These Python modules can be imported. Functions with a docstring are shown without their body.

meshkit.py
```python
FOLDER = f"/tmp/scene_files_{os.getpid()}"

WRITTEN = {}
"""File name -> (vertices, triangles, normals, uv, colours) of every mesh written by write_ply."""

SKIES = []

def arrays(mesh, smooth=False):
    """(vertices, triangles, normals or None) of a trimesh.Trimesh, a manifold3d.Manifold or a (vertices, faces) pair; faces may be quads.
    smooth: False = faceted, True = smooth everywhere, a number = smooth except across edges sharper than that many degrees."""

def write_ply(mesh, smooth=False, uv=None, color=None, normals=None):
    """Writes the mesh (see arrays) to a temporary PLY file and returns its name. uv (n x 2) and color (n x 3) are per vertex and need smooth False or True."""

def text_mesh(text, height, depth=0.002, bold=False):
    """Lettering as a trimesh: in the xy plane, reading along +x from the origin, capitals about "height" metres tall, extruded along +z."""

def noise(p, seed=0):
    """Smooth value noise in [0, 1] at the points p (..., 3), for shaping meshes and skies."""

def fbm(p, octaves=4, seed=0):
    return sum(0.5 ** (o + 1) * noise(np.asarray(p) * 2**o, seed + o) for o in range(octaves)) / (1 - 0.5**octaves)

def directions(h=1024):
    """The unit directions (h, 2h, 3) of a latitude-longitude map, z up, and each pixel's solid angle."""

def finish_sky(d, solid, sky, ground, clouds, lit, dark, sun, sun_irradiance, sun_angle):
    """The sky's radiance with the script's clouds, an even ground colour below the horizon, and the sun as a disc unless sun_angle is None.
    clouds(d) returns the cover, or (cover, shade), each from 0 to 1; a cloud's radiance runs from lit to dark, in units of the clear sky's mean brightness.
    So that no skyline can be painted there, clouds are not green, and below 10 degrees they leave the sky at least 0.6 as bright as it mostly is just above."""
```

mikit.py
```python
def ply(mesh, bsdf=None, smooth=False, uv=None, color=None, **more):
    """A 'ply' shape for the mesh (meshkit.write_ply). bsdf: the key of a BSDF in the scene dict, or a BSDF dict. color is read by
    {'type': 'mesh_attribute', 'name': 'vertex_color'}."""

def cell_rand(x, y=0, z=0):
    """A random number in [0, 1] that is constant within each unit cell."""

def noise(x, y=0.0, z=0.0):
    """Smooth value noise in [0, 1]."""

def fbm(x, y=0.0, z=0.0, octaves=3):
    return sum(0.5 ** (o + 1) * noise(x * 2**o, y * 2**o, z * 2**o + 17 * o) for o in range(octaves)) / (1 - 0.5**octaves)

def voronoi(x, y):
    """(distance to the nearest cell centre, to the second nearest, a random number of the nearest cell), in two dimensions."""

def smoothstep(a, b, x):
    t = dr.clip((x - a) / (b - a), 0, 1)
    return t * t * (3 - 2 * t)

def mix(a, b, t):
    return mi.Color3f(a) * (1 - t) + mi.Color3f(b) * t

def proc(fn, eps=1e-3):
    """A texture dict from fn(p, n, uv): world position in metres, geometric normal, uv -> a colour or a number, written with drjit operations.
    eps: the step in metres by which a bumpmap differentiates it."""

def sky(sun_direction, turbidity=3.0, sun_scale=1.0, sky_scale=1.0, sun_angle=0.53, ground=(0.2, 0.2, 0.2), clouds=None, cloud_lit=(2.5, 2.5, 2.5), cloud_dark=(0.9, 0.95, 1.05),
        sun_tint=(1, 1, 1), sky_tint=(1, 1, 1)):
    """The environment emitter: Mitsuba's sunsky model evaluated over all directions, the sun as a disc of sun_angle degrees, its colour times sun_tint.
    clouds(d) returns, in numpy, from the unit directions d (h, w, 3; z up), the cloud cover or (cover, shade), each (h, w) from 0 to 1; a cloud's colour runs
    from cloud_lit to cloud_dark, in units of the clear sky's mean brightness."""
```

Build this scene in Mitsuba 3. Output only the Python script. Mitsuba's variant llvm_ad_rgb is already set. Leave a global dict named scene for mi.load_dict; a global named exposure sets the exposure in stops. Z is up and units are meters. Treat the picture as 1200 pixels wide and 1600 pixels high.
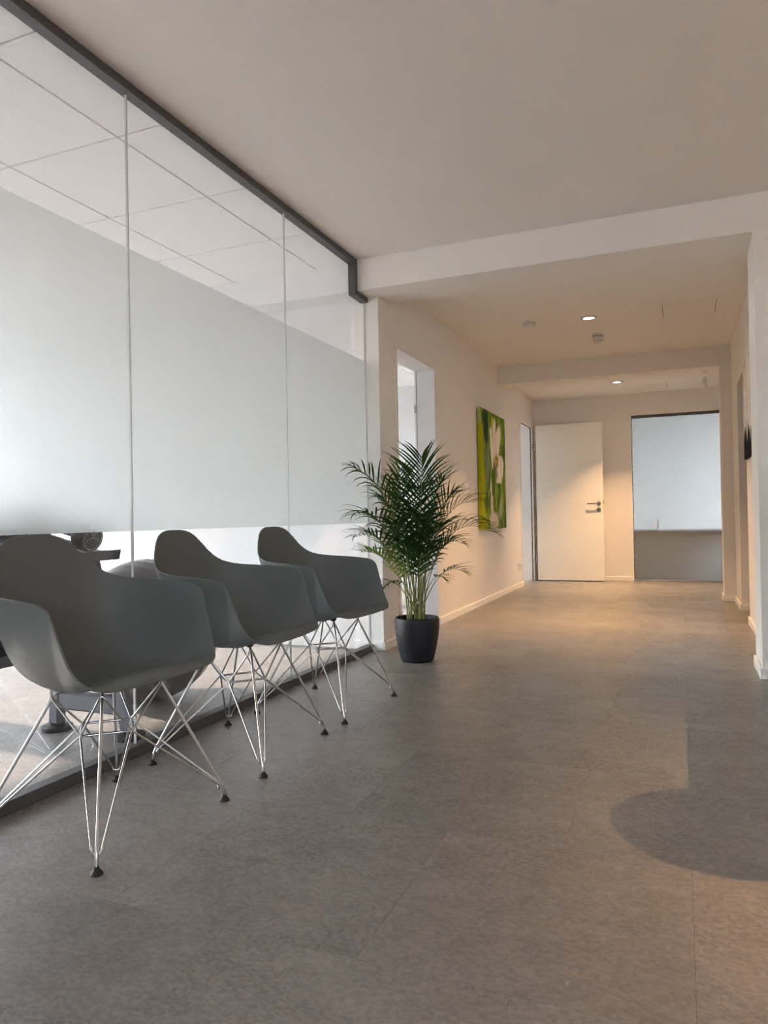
import math, random
import numpy as np, trimesh, manifold3d as m3
import drjit as dr
import mitsuba as mi
import mikit
from mikit import proc, noise, fbm, cell_rand, smoothstep, mix, voronoi

T = mi.ScalarTransform4f
rng = random.Random(7)
scene, labels = {}, {}

# ------------------------------------------------------------------ camera, sky, sun, exposure
CAM = np.array([1.912, 0.0, 0.87])
_yaw, _pitch, _roll, _f = -0.3897, 0.00818, -0.01827, 1128.84
_cy, _sy = math.cos(_yaw), math.sin(_yaw)
FW = np.array([_sy * math.cos(_pitch), _cy * math.cos(_pitch), math.sin(_pitch)])
_r = np.array([_cy, -_sy, 0.0]); _u = np.cross(_r, FW)
UP = -math.sin(_roll) * _r + math.cos(_roll) * _u
scene['camera'] = {'type': 'perspective', 'fov': 2 * math.degrees(math.atan(600 / _f)), 'fov_axis': 'x', 'near_clip': 0.02, 'far_clip': 200.0,
                   'to_world': T().look_at(origin=CAM.tolist(), target=(CAM + FW).tolist(), up=UP.tolist())}
SUN = np.array([-1.834, -0.08, 1.0])
scene['sky'] = mikit.sky(SUN, turbidity=4.0, sun_scale=4.8, sky_scale=28.0, sun_tint=(0.90, 0.97, 1.25), sun_angle=0.8, ground=(0.3, 0.29, 0.28), sky_tint=(0.92, 0.98, 1.08),
                         clouds=lambda d: (np.full(d.shape[:2], 0.75), np.full(d.shape[:2], 0.25)), cloud_lit=(1.42, 1.5, 1.6), cloud_dark=(0.95, 1.02, 1.12))
exposure = 1.22
LAMP = (1.0, 0.58, 0.28)
LAMP_L = 9000.0

# ------------------------------------------------------------------ helpers
_used = set()
def key_for(base):
    k, n = base, 0
    while k in _used or k in scene:
        n += 1; k = f'{base}_{n:03d}'
    _used.add(k)
    return k

def add(base, mesh, bsdf, smooth=False, label=None, category=None, group=None, kind=None, **kw):
    k = key_for(base)
    d = mesh if isinstance(mesh, dict) else mikit.ply(mesh, bsdf, smooth, **kw)
    scene[k] = d
    tag(k, label, category, group, kind)
    return k

def tag(k, label=None, category=None, group=None, kind=None):
    e = {a: b for a, b in (('label', label), ('category', category), ('group', group), ('kind', kind)) if b}
    if e: labels[k] = e

def thing(base, label=None, category=None, group=None, kind=None):
    k = key_for(base); tag(k, label, category, group, kind)
    return k

def box(x0, x1, y0, y1, z0, z1):
    b = trimesh.creation.box(extents=(x1 - x0, y1 - y0, z1 - z0))
    b.apply_translation(((x0 + x1) / 2, (y0 + y1) / 2, (z0 + z1) / 2))
    return b

def bevel_box(x0, x1, y0, y1, z0, z1, c=0.003):
    pts = []
    for sx in (0, 1):
        for sy in (0, 1):
            for sz in (0, 1):
                p = np.array([(x0, x1)[sx], (y0, y1)[sy], (z0, z1)[sz]]); s = np.array([1 - 2 * sx, 1 - 2 * sy, 1 - 2 * sz]) * c
                for a in range(3):
                    q = p + s; q[a] = p[a]; pts.append(q)
    return trimesh.convex.convex_hull(np.array(pts))

def mbox(x0, x1, y0, y1, z0, z1):
    return m3.Manifold.cube((x1 - x0, y1 - y0, z1 - z0)).translate((x0, y0, z0))

def mcyl(x, y, z0, z1, r, n=48):
    return m3.Manifold.cylinder(z1 - z0, r, r, n).translate((x, y, z0))

def tube(path, r, n=10, closed=False, cap=True):
    P = np.asarray(path, float); R = np.broadcast_to(np.asarray(r, float), (len(P),))
    if closed:
        tan = np.roll(P, -1, 0) - np.roll(P, 1, 0)
    else:
        tan = np.gradient(P, axis=0)
    tan /= np.linalg.norm(tan, axis=1, keepdims=True) + 1e-12
    a = np.array([0, 0, 1.0]) if abs(tan[0][2]) < 0.9 else np.array([1.0, 0, 0])
    u = np.cross(tan[0], a); u /= np.linalg.norm(u)
    V = []
    th = np.arange(n) * 2 * np.pi / n
    for i in range(len(P)):
        u = u - tan[i] * (u @ tan[i]); u /= np.linalg.norm(u); w = np.cross(tan[i], u)
        V.append(P[i] + R[i] * (np.cos(th)[:, None] * u + np.sin(th)[:, None] * w))
    V = np.concatenate(V); F = []
    m = len(P)
    for i in range(m if closed else m - 1):
        for j in range(n):
            a0, a1 = i * n + j, i * n + (j + 1) % n
            b0, b1 = ((i + 1) % m) * n + j, ((i + 1) % m) * n + (j + 1) % n
            F += [[a0, a1, b1], [a0, b1, b0]]
    if cap and not closed:
        V = np.vstack([V, P[0], P[-1]]); c0, c1 = len(V) - 2, len(V) - 1
        for j in range(n):
            F.append([c0, (j + 1) % n, j]); F.append([c1, (m - 1) * n + j, (m - 1) * n + (j + 1) % n])
    return trimesh.Trimesh(V, F, process=False)

def rounded(path, rad=0.01, n=5):
    """Polyline with its corners rounded."""
    P = [np.asarray(p, float) for p in path]; out = [P[0]]
    for a, b, c in zip(P[:-2], P[1:-1], P[2:]):
        u, w = a - b, c - b
        lu, lw = np.linalg.norm(u), np.linalg.norm(w); d = min(rad, lu * 0.45, lw * 0.45)
        p, q = b + u / lu * d, b + w / lw * d
        for t in np.linspace(0, 1, n): out.append((1 - t) ** 2 * p + 2 * t * (1 - t) * b + t * t * q)
    return np.array(out + [P[-1]])

def lathe(prof, n=48, at=(0, 0, 0)):
    m = trimesh.creation.revolve(np.asarray(prof, float), sections=n)
    m.apply_translation(at)
    return m

def cat(*ms): return trimesh.util.concatenate(list(ms))

def to_tm(man):
    me = man.to_mesh()
    return trimesh.Trimesh(np.array(me.vert_properties[:, :3]), np.array(me.tri_verts), process=False)

def mat(name, **kw):
    two = kw.pop('two', True); d = {'type': 'principled', **kw}
    scene[name] = {'type': 'twosided', 'b': d} if two else d
    return name

def rgb(*c): return {'type': 'rgb', 'value': list(c)}

# ------------------------------------------------------------------ materials
def plaster_tone(base, amt=0.03):
    def fn(p, n, uv):
        t = fbm(p.x * 3.1, p.y * 3.1, p.z * 3.1, 2) - 0.5
        return mi.Color3f(*base) * (1 + amt * t)
    return fn
def plaster_bump(p, n, uv):
    return noise(p.x * 160, p.y * 160, p.z * 160) * 0.0006
def plaster(name, base):
    scene[name] = {'type': 'twosided', 'b': {'type': 'bumpmap', 'arbitrary': proc(plaster_bump, eps=2e-3), 'scale': 1.0,
                   'b': {'type': 'diffuse', 'reflectance': proc(plaster_tone(base))}}}
plaster('mat_wall', (0.80, 0.77, 0.73))
plaster('mat_ceiling', (0.80, 0.77, 0.73))
plaster('mat_white_wall', (0.79, 0.80, 0.81))
mat('mat_trim', base_color=rgb(0.82, 0.80, 0.76), roughness=0.35, specular=0.4)
mat('mat_door', base_color=rgb(0.80, 0.77, 0.70), roughness=0.42, specular=0.4)
mat('mat_rail', base_color=rgb(0.085, 0.085, 0.085), roughness=0.45, metallic=0.3)
mat('mat_dark_gap', base_color=rgb(0.03, 0.03, 0.03), roughness=0.8)
mat('mat_gasket', base_color=rgb(0.10, 0.10, 0.10), roughness=0.6)
mat('mat_alu', base_color=rgb(0.45, 0.45, 0.46), roughness=0.35, metallic=0.9)
mat('mat_joint', base_color=rgb(0.55, 0.57, 0.57), roughness=0.25)
mat('mat_gym_tile', base_color=proc(lambda p, n, uv: mi.Color3f(0.82, 0.81, 0.80) * (0.97 + 0.05 * noise(p.x * 220, p.y * 220))), roughness=0.9, specular=0.1)
mat('mat_grid', base_color=rgb(0.62, 0.60, 0.57), roughness=0.6)

TS, TX, TY = 0.62, 1.30, 1.30          # floor tile size and grid origin, half bond
def _tile_id(p):
    row = dr.floor((p.y - TY) / TS)
    odd = row - 2 * dr.floor(row / 2)
    col = dr.floor((p.x - TX - odd * TS / 2) / TS)
    return row, col
def floor_color(p, n, uv):
    row, col = _tile_id(p)
    r1 = cell_rand(row + 50, col + 70, 3)
    ox, oy = r1 * 37.0, cell_rand(row + 9, col + 31, 5) * 41.0
    wx, wy = p.x + 0.02 * noise(p.x * 14 + ox, p.y * 14 + oy), p.y + 0.02 * noise(p.x * 14 + oy, p.y * 14 + ox)
    big = fbm(wx * 3.2 + ox, wy * 3.6 + oy, 2.0, 3)
    mid = fbm(wx * 18 + ox, wy * 26 + oy, 5.0, 3)
    fine = fbm(p.x * 105 + ox, p.y * 150 + oy, 3.0, 3)
    crev = smoothstep(0.10, 0.02, dr.abs(fbm(wx * 60 + ox, wy * 95 + oy, 9.0, 3) - 0.5)) * smoothstep(0.50, 0.66, fbm(p.x * 2.6 + oy, p.y * 3.2 + ox, 1.0, 2))
    speck = smoothstep(0.93, 0.97, noise(p.x * 110 + oy, p.y * 110 + ox)) * smoothstep(0.6, 0.9, noise(p.x * 11, p.y * 11))
    t = 0.95 + 0.06 * (r1 - 0.5) + 0.26 * (big - 0.5) + 0.20 * (mid - 0.5) + 0.42 * (fine - 0.5) - 0.15 * crev + 0.22 * speck
    warm = cell_rand(row + 3, col + 5, 8)
    return mix((0.195, 0.185, 0.173), (0.200, 0.184, 0.168), warm) * t
def floor_bump(p, n, uv):
    row, col = _tile_id(p)
    ox, oy = cell_rand(row + 50, col + 70, 3) * 37.0, cell_rand(row + 9, col + 31, 5) * 41.0
    return 0.0009 * fbm(p.x * 30 + ox, p.y * 46 + oy, 5.0, 4) - 0.0003 * smoothstep(0.10, 0.02, dr.abs(fbm(p.x * 60 + ox, p.y * 95 + oy, 9.0, 3) - 0.5)) * smoothstep(0.48, 0.66, fbm(p.x * 2.6 + oy, p.y * 3.2 + ox, 1.0, 2))
scene['mat_floor'] = {'type': 'twosided', 'b': {'type': 'bumpmap', 'arbitrary': proc(floor_bump, eps=1.5e-3), 'scale': 1.0,
    'b': {'type': 'principled', 'base_color': proc(floor_color), 'roughness': 0.36, 'specular': 0.6}}}

mat('mat_shell', base_color=proc(lambda p, n, uv: mi.Color3f(0.092, 0.105, 0.105) * (0.98 + 0.04 * noise(p.x * 300, p.y * 300, p.z * 300))), roughness=0.48, specular=0.35)
mat('mat_chrome', base_color=rgb(0.66, 0.66, 0.67), roughness=0.14, metallic=1.0)
mat('mat_rubber', base_color=rgb(0.008, 0.008, 0.008), roughness=0.55)
mat('mat_pot', base_color=rgb(0.009, 0.0105, 0.015), roughness=0.5, specular=0.35)
mat('mat_soil', base_color=proc(lambda p, n, uv: mi.Color3f(0.035, 0.025, 0.018) * (0.6 + 0.9 * noise(p.x * 160, p.y * 160, p.z * 160))), roughness=0.95)
def leaf_color(p, n, uv):
    return mix((0.014, 0.036, 0.010), (0.034, 0.072, 0.018), fbm(p.x * 9, p.y * 9, p.z * 9, 2))
scene['mat_leaf'] = {'type': 'principledthin', 'base_color': proc(leaf_color), 'roughness': 0.45, 'diff_trans': 0.55, 'eta': 1.35}
scene['mat_leaf_young'] = {'type': 'principledthin', 'base_color': rgb(0.14, 0.22, 0.04), 'roughness': 0.45, 'diff_trans': 0.7, 'eta': 1.35}
mat('mat_cane', base_color=proc(lambda p, n, uv: mix((0.10, 0.13, 0.035), (0.24, 0.25, 0.07), noise(p.x * 60, p.y * 60, p.z * 14))), roughness=0.5)
mat('mat_dry', base_color=rgb(0.16, 0.09, 0.05), roughness=0.8)
scene['mat_glass'] = {'type': 'thindielectric', 'int_ior': 1.5}
scene['mat_film'] = {'type': 'principledthin', 'base_color': rgb(0.71, 0.73, 0.72), 'roughness': 0.50, 'diff_trans': 0.7, 'spec_trans': 0.6, 'eta': 1.3}
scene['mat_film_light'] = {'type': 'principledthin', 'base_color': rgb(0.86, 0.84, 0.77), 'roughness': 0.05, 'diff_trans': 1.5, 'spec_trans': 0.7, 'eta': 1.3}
mat('mat_rack', base_color=rgb(0.10, 0.10, 0.115), roughness=0.35, metallic=0.6)
mat('mat_urethane', base_color=rgb(0.011, 0.012, 0.015), roughness=0.5)
mat('mat_emblem', base_color=rgb(0.42, 0.43, 0.44), roughness=0.5)
mat('mat_steel', base_color=rgb(0.5, 0.5, 0.5), roughness=0.3, metallic=1.0)
mat('mat_ball', base_color=rgb(0.06, 0.057, 0.057), roughness=0.25, specular=0.6)
mat('mat_plastic_white', base_color=rgb(0.64, 0.63, 0.62), roughness=0.4)
mat('mat_handle', base_color=rgb(0.28, 0.26, 0.24), roughness=0.3, metallic=1.0)
mat('mat_furniture', base_color=rgb(0.45, 0.43, 0.40), roughness=0.5)
mat('mat_panel_grey', base_color=rgb(0.58, 0.65, 0.72), roughness=0.5)
mat('mat_vinyl', base_color=rgb(0.10, 0.10, 0.10), roughness=0.45)
mat('mat_wall_brown', base_color=rgb(0.60, 0.56, 0.52), roughness=0.8)
mat('mat_reflector', base_color=rgb(0.6, 0.55, 0.5), roughness=0.35, metallic=0.8)

# ------------------------------------------------------------------ the shell of the building
ZC, ZH, ZK, ZB, ZF = 2.525, 2.325, 2.487, 2.290, 2.409      # main ceiling, header, corridor ceiling, second beam, far bay ceiling
YH0, YH1, YW0, YB0, YB1, YW = 4.208, 4.561, 4.37, 7.728, 7.98, 9.79
XL, XP, XR = 0.10, 2.289, 2.39
TOP = 2.85

# floor: slab plus the tiles that can be told apart
add('floor', box(-4.4, 6.3, -3.2, 13.2, -0.20, -0.0035), 'mat_dark_gap', kind='structure')
G, BV = 0.00015, 0.0004
def tile_mesh(x0, x1, y0, y1):
    V = [(x0, y0, -.0045), (x1, y0, -.0045), (x1, y1, -.0045), (x0, y1, -.0045), (x0, y0, -BV), (x1, y0, -BV), (x1, y1, -BV), (x0, y1, -BV),
         (x0 + BV, y0 + BV, 0), (x1 - BV, y0 + BV, 0), (x1 - BV, y1 - BV, 0), (x0 + BV, y1 - BV, 0)]
    F = []
    for a in (0, 4):
        for j in range(4):
            k = (j + 1) % 4; F += [[a + j, a + k, a + 4 + k], [a + j, a + 4 + k, a + 4 + j]]
    F += [[8, 9, 10], [8, 10, 11]]
    return trimesh.Trimesh(V, F, process=False)
def floor_tiles(xa, xb, ya, yb):
    for r in range(-8, 22):
        y0, y1 = TY + r * TS, TY + (r + 1) * TS
        y0c, y1c = max(y0, ya), min(y1, yb)
        if y1c - y0c < 0.01: continue
        for c in range(-12, 12):
            x0 = TX + (r % 2) * TS / 2 + c * TS
            x0c, x1c = max(x0, xa), min(x0 + TS, xb)
            if x1c - x0c < 0.01: continue
            add('floor__tile', tile_mesh(x0c + G, x1c - G, y0c + G, y1c - G), 'mat_floor')
floor_tiles(-3.66, 3.16, 0.06, 4.40)
floor_tiles(0.0, 2.6, 4.40, 9.80)
floor_tiles(-0.30, 0.0, 4.40, 9.80)
# the floor away from the view is one sheet of the same tile pattern
add('floor__remainder', cat(box(-4.3, 6.2, -3.1, 0.06, -.004, 0), box(-4.3, -3.66, 0.06, 4.40, -.004, 0), box(3.16, 6.2, 0.06, 4.40, -.004, 0),
    box(-4.3, -0.30, 4.40, 9.80, -.004, 0), box(2.6, 6.2, 4.4, 9.8, -.004, 0), box(-4.3, 6.2, 9.80, 13.1, -.004, 0)), 'mat_floor', kind='stuff')

def downlight(x, y, z, label, group=None, power=1.0, ap=0.047, deep=False):
    t = thing('downlight', label, 'ceiling light', group)
    add(t + '__trim_ring', lathe([(ap - .001, 0.004), (ap - .001, -0.002), (ap + .004, -0.006), (ap + .018, -0.004), (ap + .024, 0.0), (ap + .02, .001)], 40, (x, y, z)), 'mat_alu', 40)
    er, depth = (.024, .062) if deep else (.040, .007)
    add(t + '__reflector', lathe([(er + .001, depth + .001), (ap - .0015, 0.001)], 40, (x, y, z)), 'mat_reflector', True)
    add(t + '__housing', lathe([(0, depth + .03), (ap, depth + .03), (ap, .002)], 40, (x, y, z)), 'mat_alu', 30)
    d = trimesh.creation.cylinder(radius=er, height=0.004, sections=32); d.apply_translation((x, y, z + depth + .004))
    k = add(t + '__lamp', d, 'mat_plastic_white')
    if deep: scene[k]['emitter'] = {'type': 'area', 'radiance': rgb(*[c * LAMP_L * power for c in LAMP])}
    else:      # a lens lamp: bright glass, and the beam its lens makes
        scene[k]['emitter'] = {'type': 'area', 'radiance': rgb(*[c * 60 * power for c in (1.0, .78, .55)])}
        scene['beam_' + t] = {'type': 'spot', 'cutoff_angle': 44.0, 'beam_width': 9.0, 'intensity': rgb(*[c * 16.5 * power for c in LAMP]),
                              'to_world': T().look_at(origin=[x, y, z - .003], target=[x, y + 1e-4, 0], up=[0, 1, 0])}
    return t

def ceiling_slab(key, x0, x1, y0, y1, z, holes=(), m='mat_ceiling', top=TOP):
    s = mbox(x0, x1, y0, y1, z, top)
    for hx, hy, hr in holes: s = s - mcyl(hx, hy, z - .1, z + .2, hr)
    add(key, to_tm(s), m, kind='structure')

MAIN_LIGHTS = [(3.9, 2.2), (3.9, -1.2)]
KL, FL = (1.243, 6.145), (1.252, 8.853)
ceiling_slab('ceiling', 0.0, 6.2, -3.1, YH0, ZC, [(x, y, .0475) for x, y in MAIN_LIGHTS])
ceiling_slab('ceiling_001', XL, XR, YH1, YB0, ZK, [(*KL, .0475)])
ceiling_slab('ceiling_002', XL, 2.7, YB1, YW, ZF, [(*FL, .0475)])

# header beam between the lobby and the corridor, second beam with its pier
add('beam_lobby', box(0.0, XP, YH0, YH1, ZH, TOP), 'mat_wall', kind='structure')
add('beam_gym', box(-4.2, 0.0, YH0, 4.40, ZH, TOP), 'mat_white_wall', kind='structure')
add('beam_corridor', box(XL, XP, YB0, YB1, ZB, TOP), 'mat_wall', kind='structure')
add('pier_corridor', box(XP, 2.72, YB0, YB1, 0, TOP), 'mat_wall', kind='structure')

# left corridor wall with its two doorways
D1, D2 = (4.69, 5.534, 2.065), (8.87, 9.66, 2.045)
w = mbox(-0.07, XL, YW0, YW, 0, TOP) - mbox(-0.3, 0.3, D1[0], D1[1], -.1, D1[2]) - mbox(-0.3, 0.3, D2[0], D2[1], -.1, D2[2])
add('wall_left', to_tm(w), 'mat_wall', kind='structure')
# pillar wall at the right of the lobby, right corridor wall with its doorway
add('wall_lobby_right', box(XP, 6.2, YH0, YH1, 0, TOP), 'mat_wall', kind='structure')
DR = (6.226, 7.043, 1.985)
w = mbox(XR, 2.62, YH1, YB0, 0, TOP) - mbox(2.2, 2.8, DR[0], DR[1], -.1, DR[2])
add('wall_right', to_tm(w), 'mat_wall', kind='structure')
add('wall_bay_right', box(2.6, 2.72, YB1, YW, 0, TOP), 'mat_wall', kind='structure')
# back wall with the opening of the frosted glass
GX0, GX1, GZ = 1.345, 2.6, 2.124
w = mbox(-0.07, 2.72, YW, 9.92, 0, TOP) - mbox(GX0, GX1, 9.6, 10.1, -.1, GZ)
add('wall_back', to_tm(w), 'mat_wall', kind='structure')
# gym end wall, and the walls nobody sees
add('wall_gym_end', box(-4.2, 0.0, 4.40, 4.52, 0, TOP), 'mat_white_wall', kind='structure')
add('wall_lobby_east', box(6.1, 6.2, -3.1, YH0, 0, TOP), 'mat_wall', kind='structure')
add('wall_lobby_rear', to_tm(mbox(-4.2, 6.2, -3.2, -3.1, 0, TOP) - mbox(2.4, 5.8, -3.4, -3.0, 1.0, 2.3)), 'mat_wall', kind='structure')
add('wall_side_room', cat(box(2.62, 4.6, 5.0, 5.1, 0, TOP), box(2.72, 4.6, 8.6, 8.7, 0, TOP), box(4.5, 4.6, 5.1, 8.6, 0, TOP), box(2.62, 4.6, 5.0, 8.7, 2.5, TOP)), 'mat_wall_brown', kind='structure')
add('wall_room_divider', box(-4.2, -0.07, 8.40, 8.5, 0, TOP), 'mat_white_wall', kind='structure')
add('wall_third_room', cat(box(-4.2, -0.15, 10.6, 10.7, 0, TOP), box(-0.15, -0.05, 9.92, 10.6, 0, TOP)), 'mat_white_wall', kind='structure')
ceiling_slab('ceiling_003', -4.2, -0.07, 8.5, 10.6, 2.5, m='mat_white_wall')
ceiling_slab('ceiling_004', -0.05, 4.2, 9.92, 13.0, 2.5, m='mat_white_wall')
add('wall_back_room', cat(box(-0.15, -0.05, 10.6, 13.1, 0, TOP), to_tm(mbox(4.1, 4.2, 9.92, 13.1, 0, TOP) - mbox(4.0, 4.3, 10.4, 12.8, .1, 2.3)), box(2.72, 4.2, 9.82, 9.92, 0, TOP)), 'mat_white_wall', kind='structure')

# window walls: big openings to the sky, aluminium frames
SILL_HEAD = 2.405
def window_wall(key, openings, x0=-4.30, x1=-4.20, y0=-3.1, y1=10.7):
    w = mbox(x0, x1, y0, y1, 0, TOP)
    for a, b, z0, z1 in openings: w = w - mbox(x0 - .1, x1 + .1, a, b, z0, z1)
    add(key, to_tm(w), 'mat_white_wall', kind='structure')
gym_open = [(-2.4, -0.4, 0.02, SILL_HEAD), (-0.2, 1.9, 0.02, SILL_HEAD), (2.1, 4.2, 0.02, SILL_HEAD)]
room2_open = [(4.7, 6.3, 0.75, 2.3), (6.5, 8.3, 0.75, 2.3)]
room3_open = [(8.6, 10.4, 0.4, 2.4)]
window_wall('wall_windows', gym_open + room2_open + room3_open)
def window_frame(i, a, b, z0, z1, transom=None):
    k = thing(f'window_{i}', kind='structure')
    fr = [box(-4.28, -4.22, a, a + .06, z0, z1), box(-4.28, -4.22, b - .06, b, z0, z1), box(-4.28, -4.22, a + .06, b - .06, z0, z0 + .06)]
    if transom: fr.append(box(-4.235, -4.205, a, b, transom[0], transom[1]))
    else: fr.append(box(-4.28, -4.22, a + .06, b - .06, z1 - .06, z1))
    add(k + '__frame', cat(*fr), 'mat_trim')
for i, (a, b, z0, z1) in enumerate(gym_open): window_frame(i + 2, a, b, z0, z1, (2.215, 2.365))
for i, (a, b, z0, z1) in enumerate(room2_open + room3_open): window_frame(i + 5, a, b, z0, z1)
w = mbox(-0.15, 4.2, 13.0, 13.1, 0, TOP)
add('wall_rear_windows', to_tm(w), 'mat_white_wall', kind='structure')

# suspended ceilings of the gym and of the second room: tiles in a sunk T grid
def grid_ceiling(key, xa, xb, ya, yb, z, gx, gy, s=0.625):
    add(key, box(xa, xb, ya, yb, z + .012, TOP), 'mat_grid', kind='structure')
    i0, i1 = math.floor((xa - gx) / s), math.ceil((xb - gx) / s); j0, j1 = math.floor((ya - gy) / s), math.ceil((yb - gy) / s)
    g = 0.0035
    for i in range(i0, i1):
        for j in range(j0, j1):
            a, b = max(gx + i * s + g, xa), min(gx + (i + 1) * s - g, xb); c, d = max(gy + j * s + g, ya), min(gy + (j + 1) * s - g, yb)
            if b - a > .02 and d - c > .02: add(key + '__panel', bevel_box(a, b, c, d, z, z + .0115, .0025), 'mat_gym_tile')
grid_ceiling('ceiling_005', -4.2, 0.0, -3.1, YH0, 2.505, -0.268, 2.405)
grid_ceiling('ceiling_006', -4.2, -0.07, 4.52, 8.40, 2.50, -0.268, 5.1)

# ------------------------------------------------------------------ glass partition towards the gym
YG0, YJ1, YJ2, YG1 = -2.98, 2.156, 3.33, YW0
F0, F1 = 0.838, 1.905
gp = thing('wall_glass', 'floor-to-ceiling clear glass partition with a wide frosted band, behind the chairs', None, None, 'structure')
add(gp + '__bottom_rail', bevel_box(-0.02, 0.03, YG0, YG1, 0.0005, 0.04, .002), 'mat_rail', label='dark grey metal floor rail')
zt = ZC - .036
add(gp + '__top_rail', cat(bevel_box(-0.02, 0.03, YG0, YH0, zt, ZC, .002), box(-0.02, 0.0305, 1.955, 1.957, zt, ZC - .001)), 'mat_rail', label='dark grey metal ceiling rail')
add(gp + '__beam_rail', cat(bevel_box(-0.02, 0.03, YH0 - .036, YH0 - .0005, ZH - .034, zt, .002), bevel_box(-0.02, 0.03, YH0 - .036, YW0, ZH - .034, ZH - .0005, .002)), 'mat_rail', label='dark grey rail stepping round the beam')
add(gp + '__wall_profile', bevel_box(-0.006, 0.006, YG1 - .005, YG1, 0.04, ZH - .034, .001), 'mat_joint')
def quad(x, y0, y1, z0, z1):
    return trimesh.Trimesh([(x, y0, z0), (x, y1, z0), (x, y1, z1), (x, y0, z1)], [[0, 1, 2], [0, 2, 3]], process=False)
for a, b in ((YG0, -0.2), (-0.197, 0.98), (0.983, YJ1 - .0025), (YJ1 + .0025, YJ2 - .0025), (YJ2 + .0025, YG1 - .004)):
    if b > YH0:
        pane = cat(quad(0, a, YH0 - .036, .03, zt + .01), quad(0, YH0 - .036, b, .03, ZH - .03))
    else: pane = quad(0, a, b, .03, zt + .01)
    add(gp + '__pane', pane, 'mat_glass', label='clear glass pane')
    add(gp + '__frosted_film', quad(0.003, a + .0015, b - .0015, F0, F1), 'mat_film', label='frosted film band on the pane')
for y, ww in ((-0.1985, .002), (0.9815, .002), (YJ1, .0025), (YJ2, .0018)):
    add(gp + '__joint', bevel_box(-.005, .005, y - ww, y + ww, .04, zt, .0005), 'mat_joint')

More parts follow.
